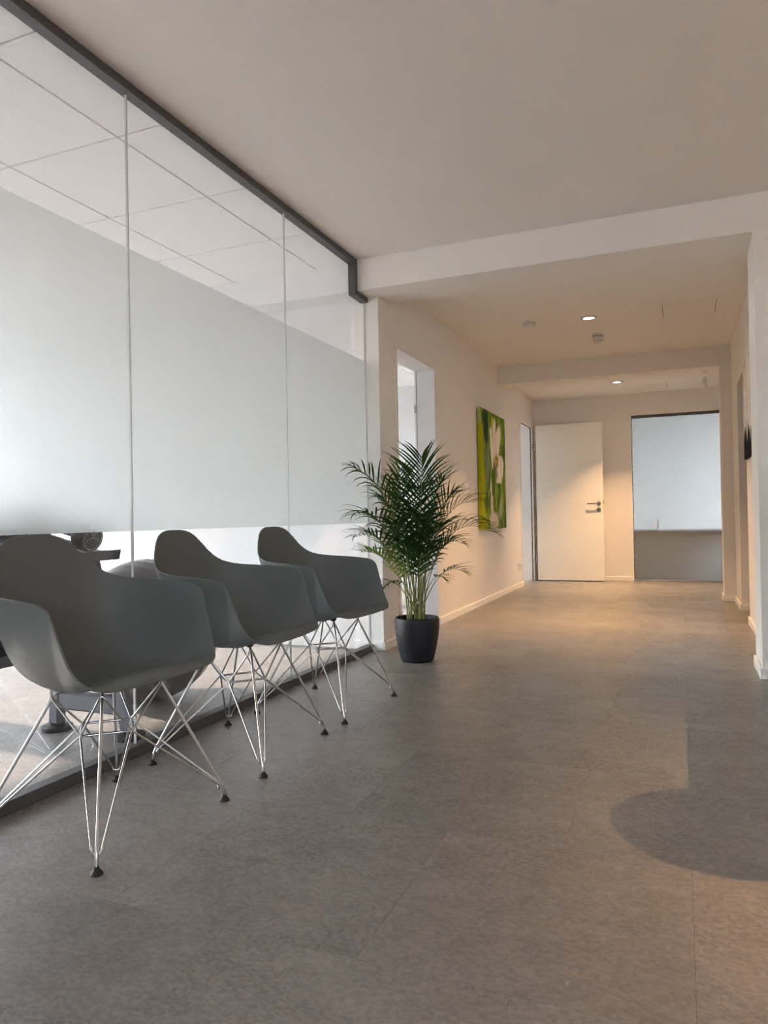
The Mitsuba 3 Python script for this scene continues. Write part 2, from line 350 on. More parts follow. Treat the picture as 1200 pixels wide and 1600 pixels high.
# frosted glass at the end of the corridor
gb = thing('window_1', 'frosted glass panel in the back wall with a dark top rail, right of the open door', None, None, 'structure')
add(gb + '__top_rail', bevel_box(GX0, GX1, 9.80, 9.85, GZ - .035, GZ - .0005, .002), 'mat_rail')
add(gb + '__side_rail', bevel_box(GX0 + .0005, GX0 + .006, 9.80, 9.84, 0.02, GZ - .035, .002), 'mat_rail')
add(gb + '__bottom_rail', bevel_box(GX0, GX1, 9.80, 9.85, 0.0005, .02, .002), 'mat_alu')
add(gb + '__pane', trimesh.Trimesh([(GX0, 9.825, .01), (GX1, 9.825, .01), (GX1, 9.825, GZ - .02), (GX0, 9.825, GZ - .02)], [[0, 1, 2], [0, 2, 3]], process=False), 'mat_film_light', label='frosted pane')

# ------------------------------------------------------------------ baseboards
BH, BT = 0.060, 0.014
def board(key, *b): add(key, bevel_box(*b, .003), 'mat_trim', kind='structure')
board('baseboard_left', XL, XL + BT, YW0 - BT, D1[0] - .045, 0, BH)
board('baseboard_left_end', 0.032, XL, YW0 - BT, YW0, 0, BH)
board('baseboard_left_middle', XL, XL + BT, D1[1] + .002, D2[0] - .002, 0, BH)
board('baseboard_back', XL + BT, GX0 - .002, YW - BT, YW, 0, BH)
board('baseboard_lobby_right', XP - BT, 6.1, YH0 - BT, YH0, 0, BH)
board('baseboard_pillar', XP - BT, XP, YH0, YH1, 0, BH)
board('baseboard_right', XR - BT, XR, YH1, DR[0], 0, BH)
board('baseboard_right_far', XR - BT, XR, DR[1] - BT, YB0 - BT, 0, BH)
board('baseboard_right_jamb', XR, 2.62, DR[1] - BT, DR[1], 0, BH)
board('baseboard_pier', XP - BT, XR, YB0 - BT, YB0, 0, BH)
board('baseboard_pier_side', XP - BT, XP, YB0, YB1, 0, BH)
board('baseboard_gym_end', -4.2, -0.02, 4.40 - BT, 4.40, 0, BH)
# door frames
def zarge(n, d, x=XL):
    y0, y1, z = d
    k = thing(f'trim_{n}', kind='structure')
    add(k + '__casing', cat(box(x, x + .006, y0 - .04, y0 + .001, 0, z + .04), box(x, x + .006, y0 + .001, y1, z - .001, z + .04)), 'mat_wall')
    add(k + '__lining', cat(box(x - .169, x + .001, y1 - .012, y1 - .001, 0.002, z - .002), box(x - .169, x + .001, y0 + .001, y0 + .012, 0.002, z - .002), box(x - .169, x + .001, y0 + .012, y1 - .012, z - .012, z - .001)), 'mat_white_wall')
    return k
k = zarge(1, D1)
add(k + '__gasket', box(-.056, -.048, D1[1] - .015, D1[1] - .012, 0, D1[2] - .012), 'mat_alu')
add(k + '__hinge', cat(box(-.068, -.05, D1[1] - .03, D1[1] - .012, 1.72, 1.78), box(-.068, -.05, D1[1] - .03, D1[1] - .012, .25, .31)), 'mat_steel')
k = zarge(2, D2)
add(k + '__gasket', cat(box(XL - .03, XL - .015, D2[1] - .016, D2[1] - .012, 0, D2[2] - .012), box(XL - .03, XL - .015, D2[0] + .012, D2[1] - .016, D2[2] - .016, D2[2] - .012)), 'mat_gasket')

# ------------------------------------------------------------------ the open door
YD = 9.625
dk = thing('door_1', 'open white door leaf with a lever handle at the end of the corridor', None, None, 'structure')
X0, X1 = 0.150, 0.998
add(dk + '__leaf', bevel_box(X0, X1, YD, YD + .04, .012, 2.055, .002), 'mat_door')
for z in (.28, 1.78):
    add(dk + '__hinge', cat(tube([(X0 - .012, YD + .004, z - .045), (X0 - .012, YD + .004, z + .045)], .008, 12), box(X0 - .014, X0 + .001, YD + .002, YD + .010, z - .035, z + .035), box(XL, X0 - .013, YD + .005, YD + .009, z - .012, z + .012)), 'mat_handle', 40)
hx, hz = X1 - .058, 1.005
hd = [tube([(hx, YD, hz), (hx, YD - .009, hz)], .026, 28), tube(rounded([(hx, YD - .004, hz), (hx, YD - .052, hz), (hx - .135, YD - .052, hz)], .018, 7), .0085, 14)]
add(dk + '__handle', cat(*hd), 'mat_handle', 40, label='dark metal lever handle on a round rose')
kr = cat(tube([(hx, YD, hz - .082), (hx, YD - .009, hz - .082)], .026, 28), box(hx - .005, hx + .005, YD - .011, YD - .008, hz - .098, hz - .072))
add(dk + '__key_rose', kr, 'mat_handle', 40)
add(dk + '__latch', box(X1 - .001, X1 + .006, YD + .012, YD + .028, 1.0, 1.05), 'mat_handle')

# ------------------------------------------------------------------ chairs
def rim_and_base(n=144):
    """Rim points and wall foot points of the bucket shell; local frame: front +x, z up."""
    half = np.array([(-.300, 0, .834), (-.297, .058, .832), (-.288, .110, .815), (-.272, .150, .779), (-.250, .187, .734), (-.218, .222, .702), (-.168, .254, .686), (-.100, .281, .679),
                     (-.030, .294, .675), (.040, .298, .669), (.085, .298, .662), (.113, .295, .646), (.128, .292, .615), (.144, .286, .566), (.162, .279, .516), (.182, .265, .476), (.205, .241, .451), (.223, .203, .440),
                     (.235, .142, .437), (.241, .070, .437), (.243, 0, .437)])
    hb = np.array([(-.215, 0, .408), (-.214, .05, .408), (-.208, .10, .408), (-.198, .132, .408), (-.182, .157, .408), (-.160, .179, .408), (-.123, .199, .407), (-.073, .219, .406),
                   (-.020, .239, .405), (.030, .245, .405), (.065, .247, .406), (.090, .247, .408), (.106, .246, .410), (.122, .244, .414), (.138, .238, .420), (.156, .226, .430), (.174, .202, .443), (.188, .166, .453),
                   (.198, .115, .459), (.203, .055, .461), (.205, 0, .461)])
    out = []
    from scipy.interpolate import CubicSpline
    for h in (half, hb):
        full = np.vstack([h, (h[1:-1] * [1, -1, 1])[::-1]])
        closed = np.vstack([full, full[:1]])
        t = np.linspace(0, 1, len(closed))
        out.append(CubicSpline(t, closed, bc_type='periodic')(np.arange(n) / n))
    return out
def shell_mesh(th=0.0065, n=144, m=30):
    R, B = rim_and_base(n)
    C0 = np.array([-0.03, 0, .400])
    s = np.linspace(0.04, 1, m) ** 0.9
    S = np.zeros((m, n, 3))
    for i, t in enumerate(s):
        wgt = 2.3
        a, b, c = (1 - t) ** 2, 2 * wgt * t * (1 - t), t * t
        S[i] = (a * C0 + b * B + c * R) / (a + b + c)
    back = np.clip((R[:, 2] - .69) / .14, 0, 1)[None, :] * np.sin(np.pi * np.clip((S[..., 2] - .41) / .42, 0, 1))
    S[..., 0] -= back * 0.006 - 0.0
    # normals of the inner surface
    du = np.roll(S, -1, 1) - np.roll(S, 1, 1); dv = np.gradient(S, axis=0)
    N = np.cross(dv, du); N /= np.linalg.norm(N, axis=2, keepdims=True) + 1e-12
    if N[0, 0, 2] < 0: N = -N
    inner, outer = S + N * th / 2, S - N * th / 2
    V, F = [], []
    rings = [inner[i] for i in range(m)]
    d = dv[-1] / np.linalg.norm(dv[-1], axis=1, keepdims=True)
    for a in np.linspace(np.pi / 2, -np.pi / 2, 7)[1:-1]:
        rings.append(S[-1] + th / 2 * (np.cos(a) * d + np.sin(a) * N[-1]))
    rings += [outer[i] for i in range(m - 1, -1, -1)]
    V = np.concatenate(rings + [[C0 + [0, 0, th / 2]], [C0 - [0, 0, th / 2]]]); L = len(rings)
    for i in range(L - 1):
        for j in range(n):
            k = (j + 1) % n
            F += [[i * n + j, i * n + k, (i + 1) * n + k], [i * n + j, (i + 1) * n + k, (i + 1) * n + j]]
    for j in range(n):
        k = (j + 1) % n
        F += [[L * n, k, j], [L * n + 1, (L - 1) * n + j, (L - 1) * n + k]]
    me = trimesh.Trimesh(V, F, process=False); me.fix_normals()
    return me
_shell = shell_mesh()
FX, FY, MX, MY, RC, RZ = 0.224, 0.254, 0.100, 0.110, 0.097, 0.272
def under(x, y, mesh):
    V = np.asarray(mesh.vertices); near = V[np.hypot(V[:, 0] - x, V[:, 1] - y) < .02]
    return near[:, 2].min()
def leg_parts(sx, sy):
    foot = np.array([sx * FX, sy * FY, 0.0])
    mx = MX if sx > 0 else -.082
    zu = under(mx, sy * MY, _shell)
    top = np.array([mx, sy * MY, zu - .006])
    knee = foot + [-sx * .004, -sy * .004, .045]
    main = rounded([foot + [0, 0, .016], knee, top - [0, 0, .012], top + [-sx * .012, -sy * .012, .0]], .014, 6)
    leg = tube(main, .0046, 12)
    e1, e2 = np.array([sx * RC, 0, RZ]), np.array([0, sy * RC, RZ])
    ax = (top - knee); low, high = knee + ax * .03, knee + ax * .93
    side = (e2 - e1) / np.linalg.norm(e2 - e1)
    inn = np.array([-sx, -sy, 0]) / math.sqrt(2) * .006
    lo = rounded([e1, low + inn - side * .013, low + inn - side * .010 - [0, 0, .014], low + inn + side * .010 - [0, 0, .014], low + inn + side * .013, e2], .012, 6)
    hi = rounded([e1, high + inn - side * .008, high + inn + [0, 0, .008] - side * .005, high + inn + [0, 0, .008] + side * .005, high + inn + side * .008, e2], .010, 6)
    brace = cat(tube(lo, .0032, 10), tube(hi, .0032, 10))
    glide = lathe([(0, 0), (.0145, 0), (.0155, .003), (.0115, .009), (.0065, .012), (.006, .019), (0, .019)], 24, foot)
    mount = lathe([(0, 0), (.010, 0), (.013, .003), (.015, .014), (0, .014)], 20, [mx - sx * .008, sy * (MY - .008), zu - .011])
    return leg, brace, glide, mount
_chair = [('shell', mikit.ply(_shell, 'mat_shell', True), 'matt grey moulded plastic armchair shell')]
ring = np.array([(RC, 0, RZ), (0, RC, RZ), (-RC, 0, RZ), (0, -RC, RZ), (RC, 0, RZ)])
_chair.append(('cross_ring', mikit.ply(tube(np.vstack([np.linspace(ring[i], ring[i + 1], 6)[:-1] for i in range(4)]), .0038, 10, closed=True), 'mat_chrome', True), None))
for sx in (1, -1):
    for sy in (-1, 1):
        l, b, g, mnt = leg_parts(sx, sy)
        _chair.append(('leg', mikit.ply(l, 'mat_chrome', True), None)); _chair.append(('leg_brace', mikit.ply(b, 'mat_chrome', True), None))
        _chair.append(('glide', mikit.ply(g, 'mat_rubber', 40), None)); _chair.append(('mount', mikit.ply(mnt, 'mat_rubber', 40), None))
CHAIRS = [((0.344, 1.650), -2.7, 'nearest grey plastic armchair on chrome wire legs, cut by the left edge of the photo'),
          ((0.350, 2.350), 3.0, 'middle grey plastic armchair of the row of three, on chrome wire legs'),
          ((0.363, 3.040), -2.9, 'farthest grey plastic armchair of the row, closest to the potted palm')]
for (x, y), a, lab in CHAIRS:
    t = thing('wire_leg_armchair', lab, 'chair', 'grey armchairs in front of the glass partition')
    W = T().translate((x, y, 0)).rotate((0, 0, 1), a)
    last = None
    for part, d, pl in _chair:
        if part == 'glide': add(last + '__glide', {**d, 'to_world': W}, None, label='black rubber glide')
        elif part == 'mount': add(t + '__mount', {**d, 'to_world': W}, None)
        else:
            k = add(t + '__' + part, {**d, 'to_world': W}, None, label=pl)
            if part == 'leg': last = k

# ------------------------------------------------------------------ potted palm
PX, PY = 0.412, 4.145
RT, DP = np.array([.925, .380, 0]), np.array([-.380, .925, 0])       # across and along the line from the camera
palm = thing('potted_palm', 'green areca palm in a dark grey pot on the floor, beside the doorway', 'potted plant')
prof = [(0, .004), (.094, .004), (.099, .008), (.101, .014), (.110, .05), (.121, .10), (.130, .15), (.1355, .195), (.1365, .225), (.1355, .25), (.133, .261), (.129, .264), (.125, .262), (.124, .25), (.122, .222), (.12, .205)]
add(palm + '__pot', lathe(prof, 64, (PX, PY, 0)), 'mat_pot', 50, label='dark anthracite plastic pot')
a = np.linspace(0, 2 * np.pi, 41)[:-1]; rr = np.linspace(.02, .1235, 8)
V = [(PX, PY, .222)]; F = []
for r_ in rr:
    for t_ in a: V.append((PX + r_ * math.cos(t_), PY + r_ * math.sin(t_), .218 + .008 * rng.random() - (.004 if r_ > .11 else 0)))
for j in range(40): F.append([0, 1 + j, 1 + (j + 1) % 40])
for i in range(7):
    for j in range(40):
        k = (j + 1) % 40; b = 1 + i * 40
        F += [[b + j, b + 40 + j, b + 40 + k], [b + j, b + 40 + k, b + k]]
add(palm + '__soil', trimesh.Trimesh(V, F, process=False), 'mat_soil', True)

def bez(P, t):
    t = np.asarray(t)[:, None]; P = np.asarray(P, float)
    return (1 - t) ** 3 * P[0] + 3 * t * (1 - t) ** 2 * P[1] + 3 * t * t * (1 - t) * P[2] + t ** 3 * P[3]
def blade(base, d0, up, length, width, droop, nseg=6):
    """One leaflet: a folded strip that leaves along d0 and droops."""
    d = d0 / np.linalg.norm(d0); p = base.copy(); L, Rr, M = [], [], []
    st = length / nseg
    for i in range(nseg + 1):
        t = i / nseg
        wdt = width * (0.35 + 1.3 * t) if t < .35 else width * .805 / .65 * (1 - t) ** .8 * .98
        wdt = max(wdt, .0006) * .5
        side = np.cross(d, up); side /= np.linalg.norm(side) + 1e-9
        nn = np.cross(side, d)
        M.append(p.copy()); L.append(p + side * wdt + nn * wdt * .35); Rr.append(p - side * wdt + nn * wdt * .35)
        p = p + d * st
        d = d + np.array([0, 0, -1]) * droop * (0.4 + t) / nseg; d /= np.linalg.norm(d)
    V = np.array(L + M + Rr); n = nseg + 1; F = []
    for i in range(nseg):
        F += [[i, i + 1, n + i + 1], [i, n + i + 1, n + i], [n + i, n + i + 1, 2 * n + i + 1], [n + i, 2 * n + i + 1, 2 * n + i]]
    return V, np.array(F)
def frond(root, ctrl1, ctrl2, tip, nleaf=15, start=.42, ll=.27, lw=.0165, droop=1.25, young=False, spread=1.0, plane=None):
    """root, tip and controls are (across, along, height) from the middle of the pot."""
    P = [np.array([PX, PY, 0]) + RT * q[0] + DP * q[1] + np.array([0, 0, q[2]]) for q in (root, ctrl1, ctrl2, tip)]
    ts = np.linspace(0, 1, 26); C = bez(P, ts)
    k = add(palm + '__frond', tube(C, np.linspace(.0038, .0011, 26), 7), 'mat_cane', True, label='arching palm frond')
    Vs, Fs, off = [], [], 0
    hor = P[3] - P[0]; hor[2] = 0
    if plane is not None: hor = RT * plane[0] + DP * plane[1]
    elif np.linalg.norm(hor) < .12: hor = hor + DP * -.2
    hor /= np.linalg.norm(hor)
    for i in range(nleaf):
        u = (i + .5) / nleaf
        t = start + (1 - start) * u
        c = bez(P, [t])[0]; tg = bez(P, [min(t + .01, 1)])[0] - bez(P, [t - .01])[0]; tg /= np.linalg.norm(tg)
        side0 = np.cross(np.array([0, 0, 1.0]), hor); side0 /= np.linalg.norm(side0)
        side0 -= tg * (side0 @ tg); side0 /= np.linalg.norm(side0)
        up = np.cross(tg, side0); up *= np.sign(up[2] + 1e-6) if abs(up[2]) > .15 else np.sign(-(up @ hor) + 1e-9)
        prof_l = (math.sin(math.pi * (u * .80 + .14))) ** .6
        for s in (-1, 1):
            ang = math.radians(rng.uniform(52, 64) - 30 * u) * spread
            d = tg * math.cos(ang) + side0 * s * math.sin(ang) + up * (.28 + .1 * rng.random())
            b = blade(c, d, up, ll * prof_l * rng.uniform(.88, 1.08), lw * rng.uniform(.85, 1.1), droop * rng.uniform(.55, 1.5))
            Vs.append(b[0]); Fs.append(b[1] + off); off += len(b[0])
    add(k + '__leaflets', trimesh.Trimesh(np.vstack(Vs), np.vstack(Fs), process=False), 'mat_leaf_young' if young else 'mat_leaf', True, kind='stuff')
def ro(): return (rng.uniform(-.05, .05), rng.uniform(-.05, .05), .215)
FR = [ # ctrl1, ctrl2, tip (across, along, height) and options
    ((.01, 0, .65), (.05, -.04, 1.0), (.045, -.06, 1.235), dict(ll=.33, droop=.75, plane=(.35, -1), nleaf=20)),
    ((.00, 0, .6), (-.10, .0, .95), (-.085, .0, 1.16), dict(ll=.22, droop=.35, plane=(-.2, 1))),
    ((-.02, -.04, .6), (-.12, -.16, 1.06), (-.355, -.27, 1.16), dict(ll=.25, droop=1.7)),
    ((-.03, -.04, .5), (-.15, -.16, .95), (-.355, -.33, .885), dict(ll=.23, droop=1.9)),
    ((-.05, -.05, .5), (-.18, -.22, .85), (-.35, -.36, .765), dict(ll=.20)),
    ((-.05, -.04, .45), (-.17, -.18, .70), (-.32, -.32, .68), dict(ll=.17, young=True, droop=.5, nleaf=16)),
    ((.03, 0, .5), (.14, .0, 1.0), (.365, .02, .955), dict(ll=.28, droop=1.3)),
    ((.04, 0, .5), (.20, -.03, .95), (.445, -.05, .775), dict(ll=.27, droop=1.6)),
    ((.04, 0, .45), (.15, .08, .80), (.30, .12, .70), dict(ll=.18, droop=1.5, nleaf=14)),
    ((.05, -.02, .40), (.16, -.1, .64), (.285, -.14, .535), dict(ll=.14, droop=1.5, nleaf=8, start=.65, lw=.013)),
    ((.04, -.02, .40), (.10, -.12, .58), (.165, -.16, .50), dict(ll=.10, droop=1.4, nleaf=6, start=.7, lw=.012)),
    ((-.04, -.02, .38), (-.12, -.14, .56), (-.20, -.2, .46), dict(ll=.13, droop=1.4, nleaf=8, start=.6, lw=.013)),
    ((0, -.03, .55), (.02, -.14, .96), (.02, -.34, .86), dict(ll=.22)),
    ((.03, -.03, .5), (.10, -.14, .90), (.15, -.32, .80), dict(ll=.21)),
    ((-.03, -.03, .5), (-.08, -.14, .90), (-.15, -.30, .82), dict(ll=.21)),
    ((0, .03, .6), (.0, .10, 1.08), (.03, .28, 1.06), dict(ll=.23)),
    ((.02, .02, .6), (.10, .06, 1.06), (.20, .16, 1.10), dict(ll=.25, droop=.8)),
    ((-.02, .02, .6), (-.10, .06, 1.02), (-.20, .05, 1.05), dict(ll=.24, droop=.8)),
    ((.03, -.02, .55), (.12, -.08, .98), (.24, -.14, 1.0), dict(ll=.23)),
    ((-.03, -.02, .55), (-.10, -.06, .95), (-.22, -.12, .98), dict(ll=.23)),
    ((.0, -.02, .45), (.02, -.1, .72), (.05, -.22, .68), dict(ll=.18, nleaf=16)),
    ((-.02, -.02, .45), (-.06, -.1, .74), (-.08, -.2, .72), dict(ll=.18, nleaf=16)),
    ((.02, .02, .45), (.06, .1, .8), (.12, .2, .78), dict(ll=.2, nleaf=16)),
    ((-.02, .03, .45), (-.08, .1, .8), (-.13, .10, .76), dict(ll=.2, nleaf=16)),
]
for c1, c2, tp, kw in FR: frond(ro(), c1, c2, tp, **kw)
for i in range(11):
    x, y = rng.uniform(-.055, .055), rng.uniform(-.05, .05)
    h = rng.uniform(.50, .72)
    P0 = np.array([PX, PY, .215]) + RT * x + DP * y; P1 = np.array([PX, PY, h]) + RT * (x * 1.7 + rng.uniform(-.02, .02)) + DP * y * 1.6
    mid = (P0 + P1) / 2 + RT * rng.uniform(-.008, .008)
    add(palm + '__cane', tube(bez([P0, (P0 + mid) / 2, mid, P1], np.linspace(0, 1, 10)), np.linspace(.0052, .0034, 10), 8), 'mat_cane', True, label='yellow-green cane')
dp = [np.array([PX, PY, .215]) + RT * -.09, np.array([PX, PY, .285]) + RT * -.09, np.array([PX, PY, .30]) + RT * -.08]
dr1 = tube(rounded(dp, .01), .0018, 6); dr2 = tube(rounded([dp[1], dp[1] + RT * -.025 + [0, 0, -.012], dp[1] + RT * -.045 + [0, 0, -.045]], .01), .0015, 6)
add(palm + '__dry_shoot', cat(dr1, dr2), 'mat_dry', True, label='small withered shoot')

# ------------------------------------------------------------------ painting on the left wall
PY0, PY1, PZ0, PZ1, PT = 6.80, 7.83, 0.738, 1.925, 0.036
def ell(a, b, ca, cb, ra, rb, rot=0.0, soft=.12):
    c_, s_ = math.cos(rot), math.sin(rot)
    u = ((a - ca) * c_ + (b - cb) * s_) / ra; v = (-(a - ca) * s_ + (b - cb) * c_) / rb
    return smoothstep(1 + soft, 1 - soft, dr.sqrt(u * u + v * v))
def painting_color(p, n, uv):
    a, b = (p.y - PY0) / (PY1 - PY0), (p.z - PZ0) / (PZ1 - PZ0)
    wob = (fbm(p.y * 7, p.z * 7, 1.0, 2) - .5) * .10 + (fbm(p.y * 60, p.z * 22, 2.0, 2) - .5) * .05
    a, b = a + wob, b + (fbm(p.y * 6, p.z * 6, 8.0, 2) - .5) * .06
    st = fbm(p.y * 34, p.z * 6, 3.0, 3)                      # upright brush strokes
    c = mix((0.085, 0.15, 0.010), (0.24, 0.33, 0.03), smoothstep(.25, .75, st))
    dab = smoothstep(.60, .72, fbm(p.y * 46 + 3, p.z * 9, 6.0, 2)) * smoothstep(.45, .62, fbm(p.y * 8, p.z * 5, 4.0, 2))
    c = mix(c, (0.42, 0.46, 0.24), dab * .7)
    c = mix(c, (0.05, 0.10, 0.02), smoothstep(.50, .66, fbm(p.y * 16, p.z * 4, 12.0, 2)) * .8)
    edge = smoothstep(.16, .08, a)
    c = mix(c, (0.33, 0.33, 0.012), edge * smoothstep(.95, .8, b))
    c = mix(c, (0.012, 0.045, 0.025), ell(a, b, .20, .88, .09, .22, .1) * .85)
    c = mix(c, (0.22, 0.27, 0.20), ell(a, b, .22, .55, .06, .2, -.05) * .6)
    ray = fbm(p.y * 70 + (p.z - 1.4) * 8, p.z * 3, 9.0, 2)
    white = mix((0.46, 0.42, 0.28), (0.84, 0.78, 0.64), smoothstep(.05, .60, ray))
    c = mix(c, (0.42, 0.42, 0.06), ell(a, b, .47, .89, .07, .10))
    for ca, cb, ra, rb, rot in ((.53, .76, .085, .21, -.08), (.40, .70, .05, .19, .14), (.70, .78, .085, .17, -.35), (.78, .52, .12, .13, -.5), (.66, .47, .11, .075, .3)):
        c = mix(c, white, ell(a, b, ca, cb, ra, rb, rot, .10))
    c = mix(c, (0.22, 0.20, 0.17), ell(a, b, .56, .50, .035, .07) * .8)
    c = mix(c, (0.45, 0.21, 0.02), ell(a, b, .555, .585, .045, .04))
    stem = smoothstep(.045, .025, dr.abs(a - (.36 + .10 * (.45 - b)))) * smoothstep(.46, .38, b)
    c = mix(c, mi.Color3f(0.62, 0.55, 0.43) * (.8 + .4 * st), stem)
    c = mix(c, mi.Color3f(0.62, 0.54, 0.44) * (.75 + .5 * st), ell(a, b, .47, .05, .17, .10, 0, .3))
    c = mix(c, (0.05, 0.09, 0.02), smoothstep(.02, .01, dr.abs(a - .50)) * smoothstep(.12, .2, b) * smoothstep(.48, .4, b))
    c = mix(c, mi.Color3f(0.45, 0.46, 0.32), ell(a, b, .74, .19, .06, .09, -.3, .4) * .7)
    return c
def painting_bump(p, n, uv): return fbm(p.y * 60, p.z * 18, 3.0, 3) * .0012
scene['mat_painting'] = {'type': 'twosided', 'b': {'type': 'bumpmap', 'arbitrary': proc(painting_bump, eps=2e-3), 'scale': 1.0, 'b': {'type': 'principled', 'base_color': proc(painting_color), 'roughness': .85, 'specular': .1}}}
pk = thing('canvas_painting', 'green canvas painting of a white flower on the left corridor wall', 'painting')
add(pk + '__canvas', bevel_box(XL + .008, XL + .008 + PT, PY0, PY1, PZ0, PZ1, .003), 'mat_painting')
add(pk + '__stretcher', box(XL + .0005, XL + .008, PY0 + .03, PY1 - .03, PZ0 + .03, PZ1 - .03), 'mat_furniture')

# pale canvas with dark grasses on the right corridor wall
CY0, CY1, CZ0, CZ1 = 5.0, 6.08, 1.26, 1.965
def canvas2(p, n, uv):
    a, b = (CY1 - p.y) / (CY1 - CY0), (p.z - CZ0) / (CZ1 - CZ0)
    c = mix((0.62, 0.57, 0.50), (0.72, 0.67, 0.60), fbm(p.y * 9, p.z * 9, 0.0, 3))
    h = .10 + .20 * noise(p.y * 26, 2.0) + .14 * noise(p.y * 90, 5.0) - .04 * a
    c = mix(c, (0.012, 0.012, 0.012), smoothstep(h + .02, h - .02, b))
    line = smoothstep(.012, .006, dr.abs(a - (.10 + .05 * dr.sin(b * 7.0)))) + smoothstep(.012, .006, dr.abs(a - (.30 + .08 * dr.sin(b * 5.0 + 1))))
    return mix(c, (0.06, 0.055, 0.05), dr.minimum(line, 1.0) * smoothstep(.35, .5, b))
mat('mat_canvas2', base_color=proc(canvas2), roughness=.9, specular=.1)
ck = thing('canvas_print', 'pale canvas with dark grass strokes on the right corridor wall, mostly hidden by the pillar', 'painting')
add(ck + '__canvas', bevel_box(XR - .026, XR - .004, CY0, CY1, CZ0, CZ1, .002), 'mat_canvas2')
add(ck + '__stretcher', box(XR - .004, XR - .0003, CY0 + .03, CY1 - .03, CZ0 + .03, CZ1 - .03), 'mat_furniture')

# ------------------------------------------------------------------ ceiling fittings and the socket
downlight(*KL, ZK, 'lit recessed downlight in the corridor ceiling, between the two smoke detectors', 'corridor downlights')
downlight(*FL, ZF, 'lit recessed downlight in the far ceiling bay, above the open door', 'corridor downlights')
for (x, y), lab in zip(MAIN_LIGHTS, ('recessed downlight in the lobby ceiling beside the reception counter', 'recessed downlight in the lobby ceiling near the rear wall')): downlight(x, y, ZC, lab, 'lobby downlights', 3.0 if y > 0 else 1.5, deep=True)
t = thing('smoke_detector', 'flat white smoke detector on the corridor ceiling, left of the downlight', 'smoke detector')
add(t + '__base', lathe([(0, 0), (.056, 0), (.056, -.012), (.05, -.014), (0, -.014)], 36, (.765, 6.084, ZK)), 'mat_plastic_white', 40)
add(t + '__cover', lathe([(.046, -.014), (.050, -.018), (.050, -.034), (.044, -.042), (0, -.044)], 36, (.765, 6.084, ZK)), 'mat_plastic_white', 40)
add(t + '__gap', lathe([(0, -.0135), (.047, -.0135), (.047, -.0185), (0, -.0185)], 36, (.765, 6.084, ZK)), 'mat_gasket', 40, label='dark shadow gap between base and cover')
t = thing('smoke_detector', 'stepped white smoke detector on the corridor ceiling, just beyond the downlight', 'smoke detector')
add(t + '__base', lathe([(0, 0), (.055, 0), (.055, -.016), (.048, -.018), (.045, -.022), (0, -.022)], 36, (1.252, 6.752, ZK)), 'mat_plastic_white', 40)
add(t + '__cover', lathe([(.043, -.022), (.05, -.026), (.05, -.048), (.040, -.056), (.036, -.060), (.036, -.070), (.026, -.078), (0, -.079)], 36, (1.252, 6.752, ZK)), 'mat_plastic_white', 40)
add(t + '__gap', lathe([(0, -.019), (.0475, -.019), (.0475, -.0265), (0, -.0265)], 36, (1.252, 6.752, ZK)), 'mat_gasket', 40, label='dark gap between base and cover')
add(t + '__slot', lathe([(0, -.0555), (.0405, -.0555), (.037, -.0595), (0, -.0595)], 36, (1.252, 6.752, ZK)), 'mat_gasket', 40)
def hatch(x0, x1, y0, y1, z, label):
    t = thing('access_hatch', label, 'ceiling hatch')
    for xs in (x0 - .003, x1): add(t + '__seam', box(xs, xs + .003, y0, y1, z - .0012, z), 'mat_gasket')
    add(t + '__panel', bevel_box(x0 + .001, x1 - .001, y0, y1, z - .0012, z - .0001, .0005), 'mat_ceiling')
hatch(1.812, 2.196, 6.02, 6.42, ZK, 'flush white access hatch in the corridor ceiling, right of the downlight')
hatch(1.792, 2.177, 9.14, 9.53, ZF, 'flush white access hatch in the ceiling of the far bay')
t = thing('ceiling_sensor', 'small white pendant fitting hanging from the far ceiling bay', 'sensor')
add(t + '__rose', lathe([(0, 0), (.035, 0), (.035, -.008), (.01, -.03), (0, -.03)], 24, (2.19, 8.6, ZF)), 'mat_plastic_white', 40)
add(t + '__stem', tube([(2.19, 8.6, ZF - .03), (2.19, 8.6, ZF - .07)], .005, 10), 'mat_plastic_white', True)
add(t + '__body', lathe([(0, -.065), (.018, -.067), (.020, -.075), (.020, -.12), (.014, -.126), (0, -.126)], 24, (2.19, 8.6, ZF)), 'mat_plastic_white', 40)
add(t + '__tip', lathe([(0, -.126), (.010, -.126), (.010, -.178), (.006, -.185), (0, -.185)], 20, (2.19, 8.6, ZF)), 'mat_plastic_white', 40)
t = thing('wall_socket', 'white double wall socket low on the left wall beside the far doorway', 'socket')
for i, y in enumerate((8.64, 8.725)):
    s = mbox(XL, XL + .010, y - .040, y + .040, .215, .295) - m3.Manifold.cylinder(.02, .021, .021, 28).rotate((0, 90, 0)).translate((XL + .004, y, .255))
    add(t + '__cover', to_tm(s), 'mat_plastic_white')

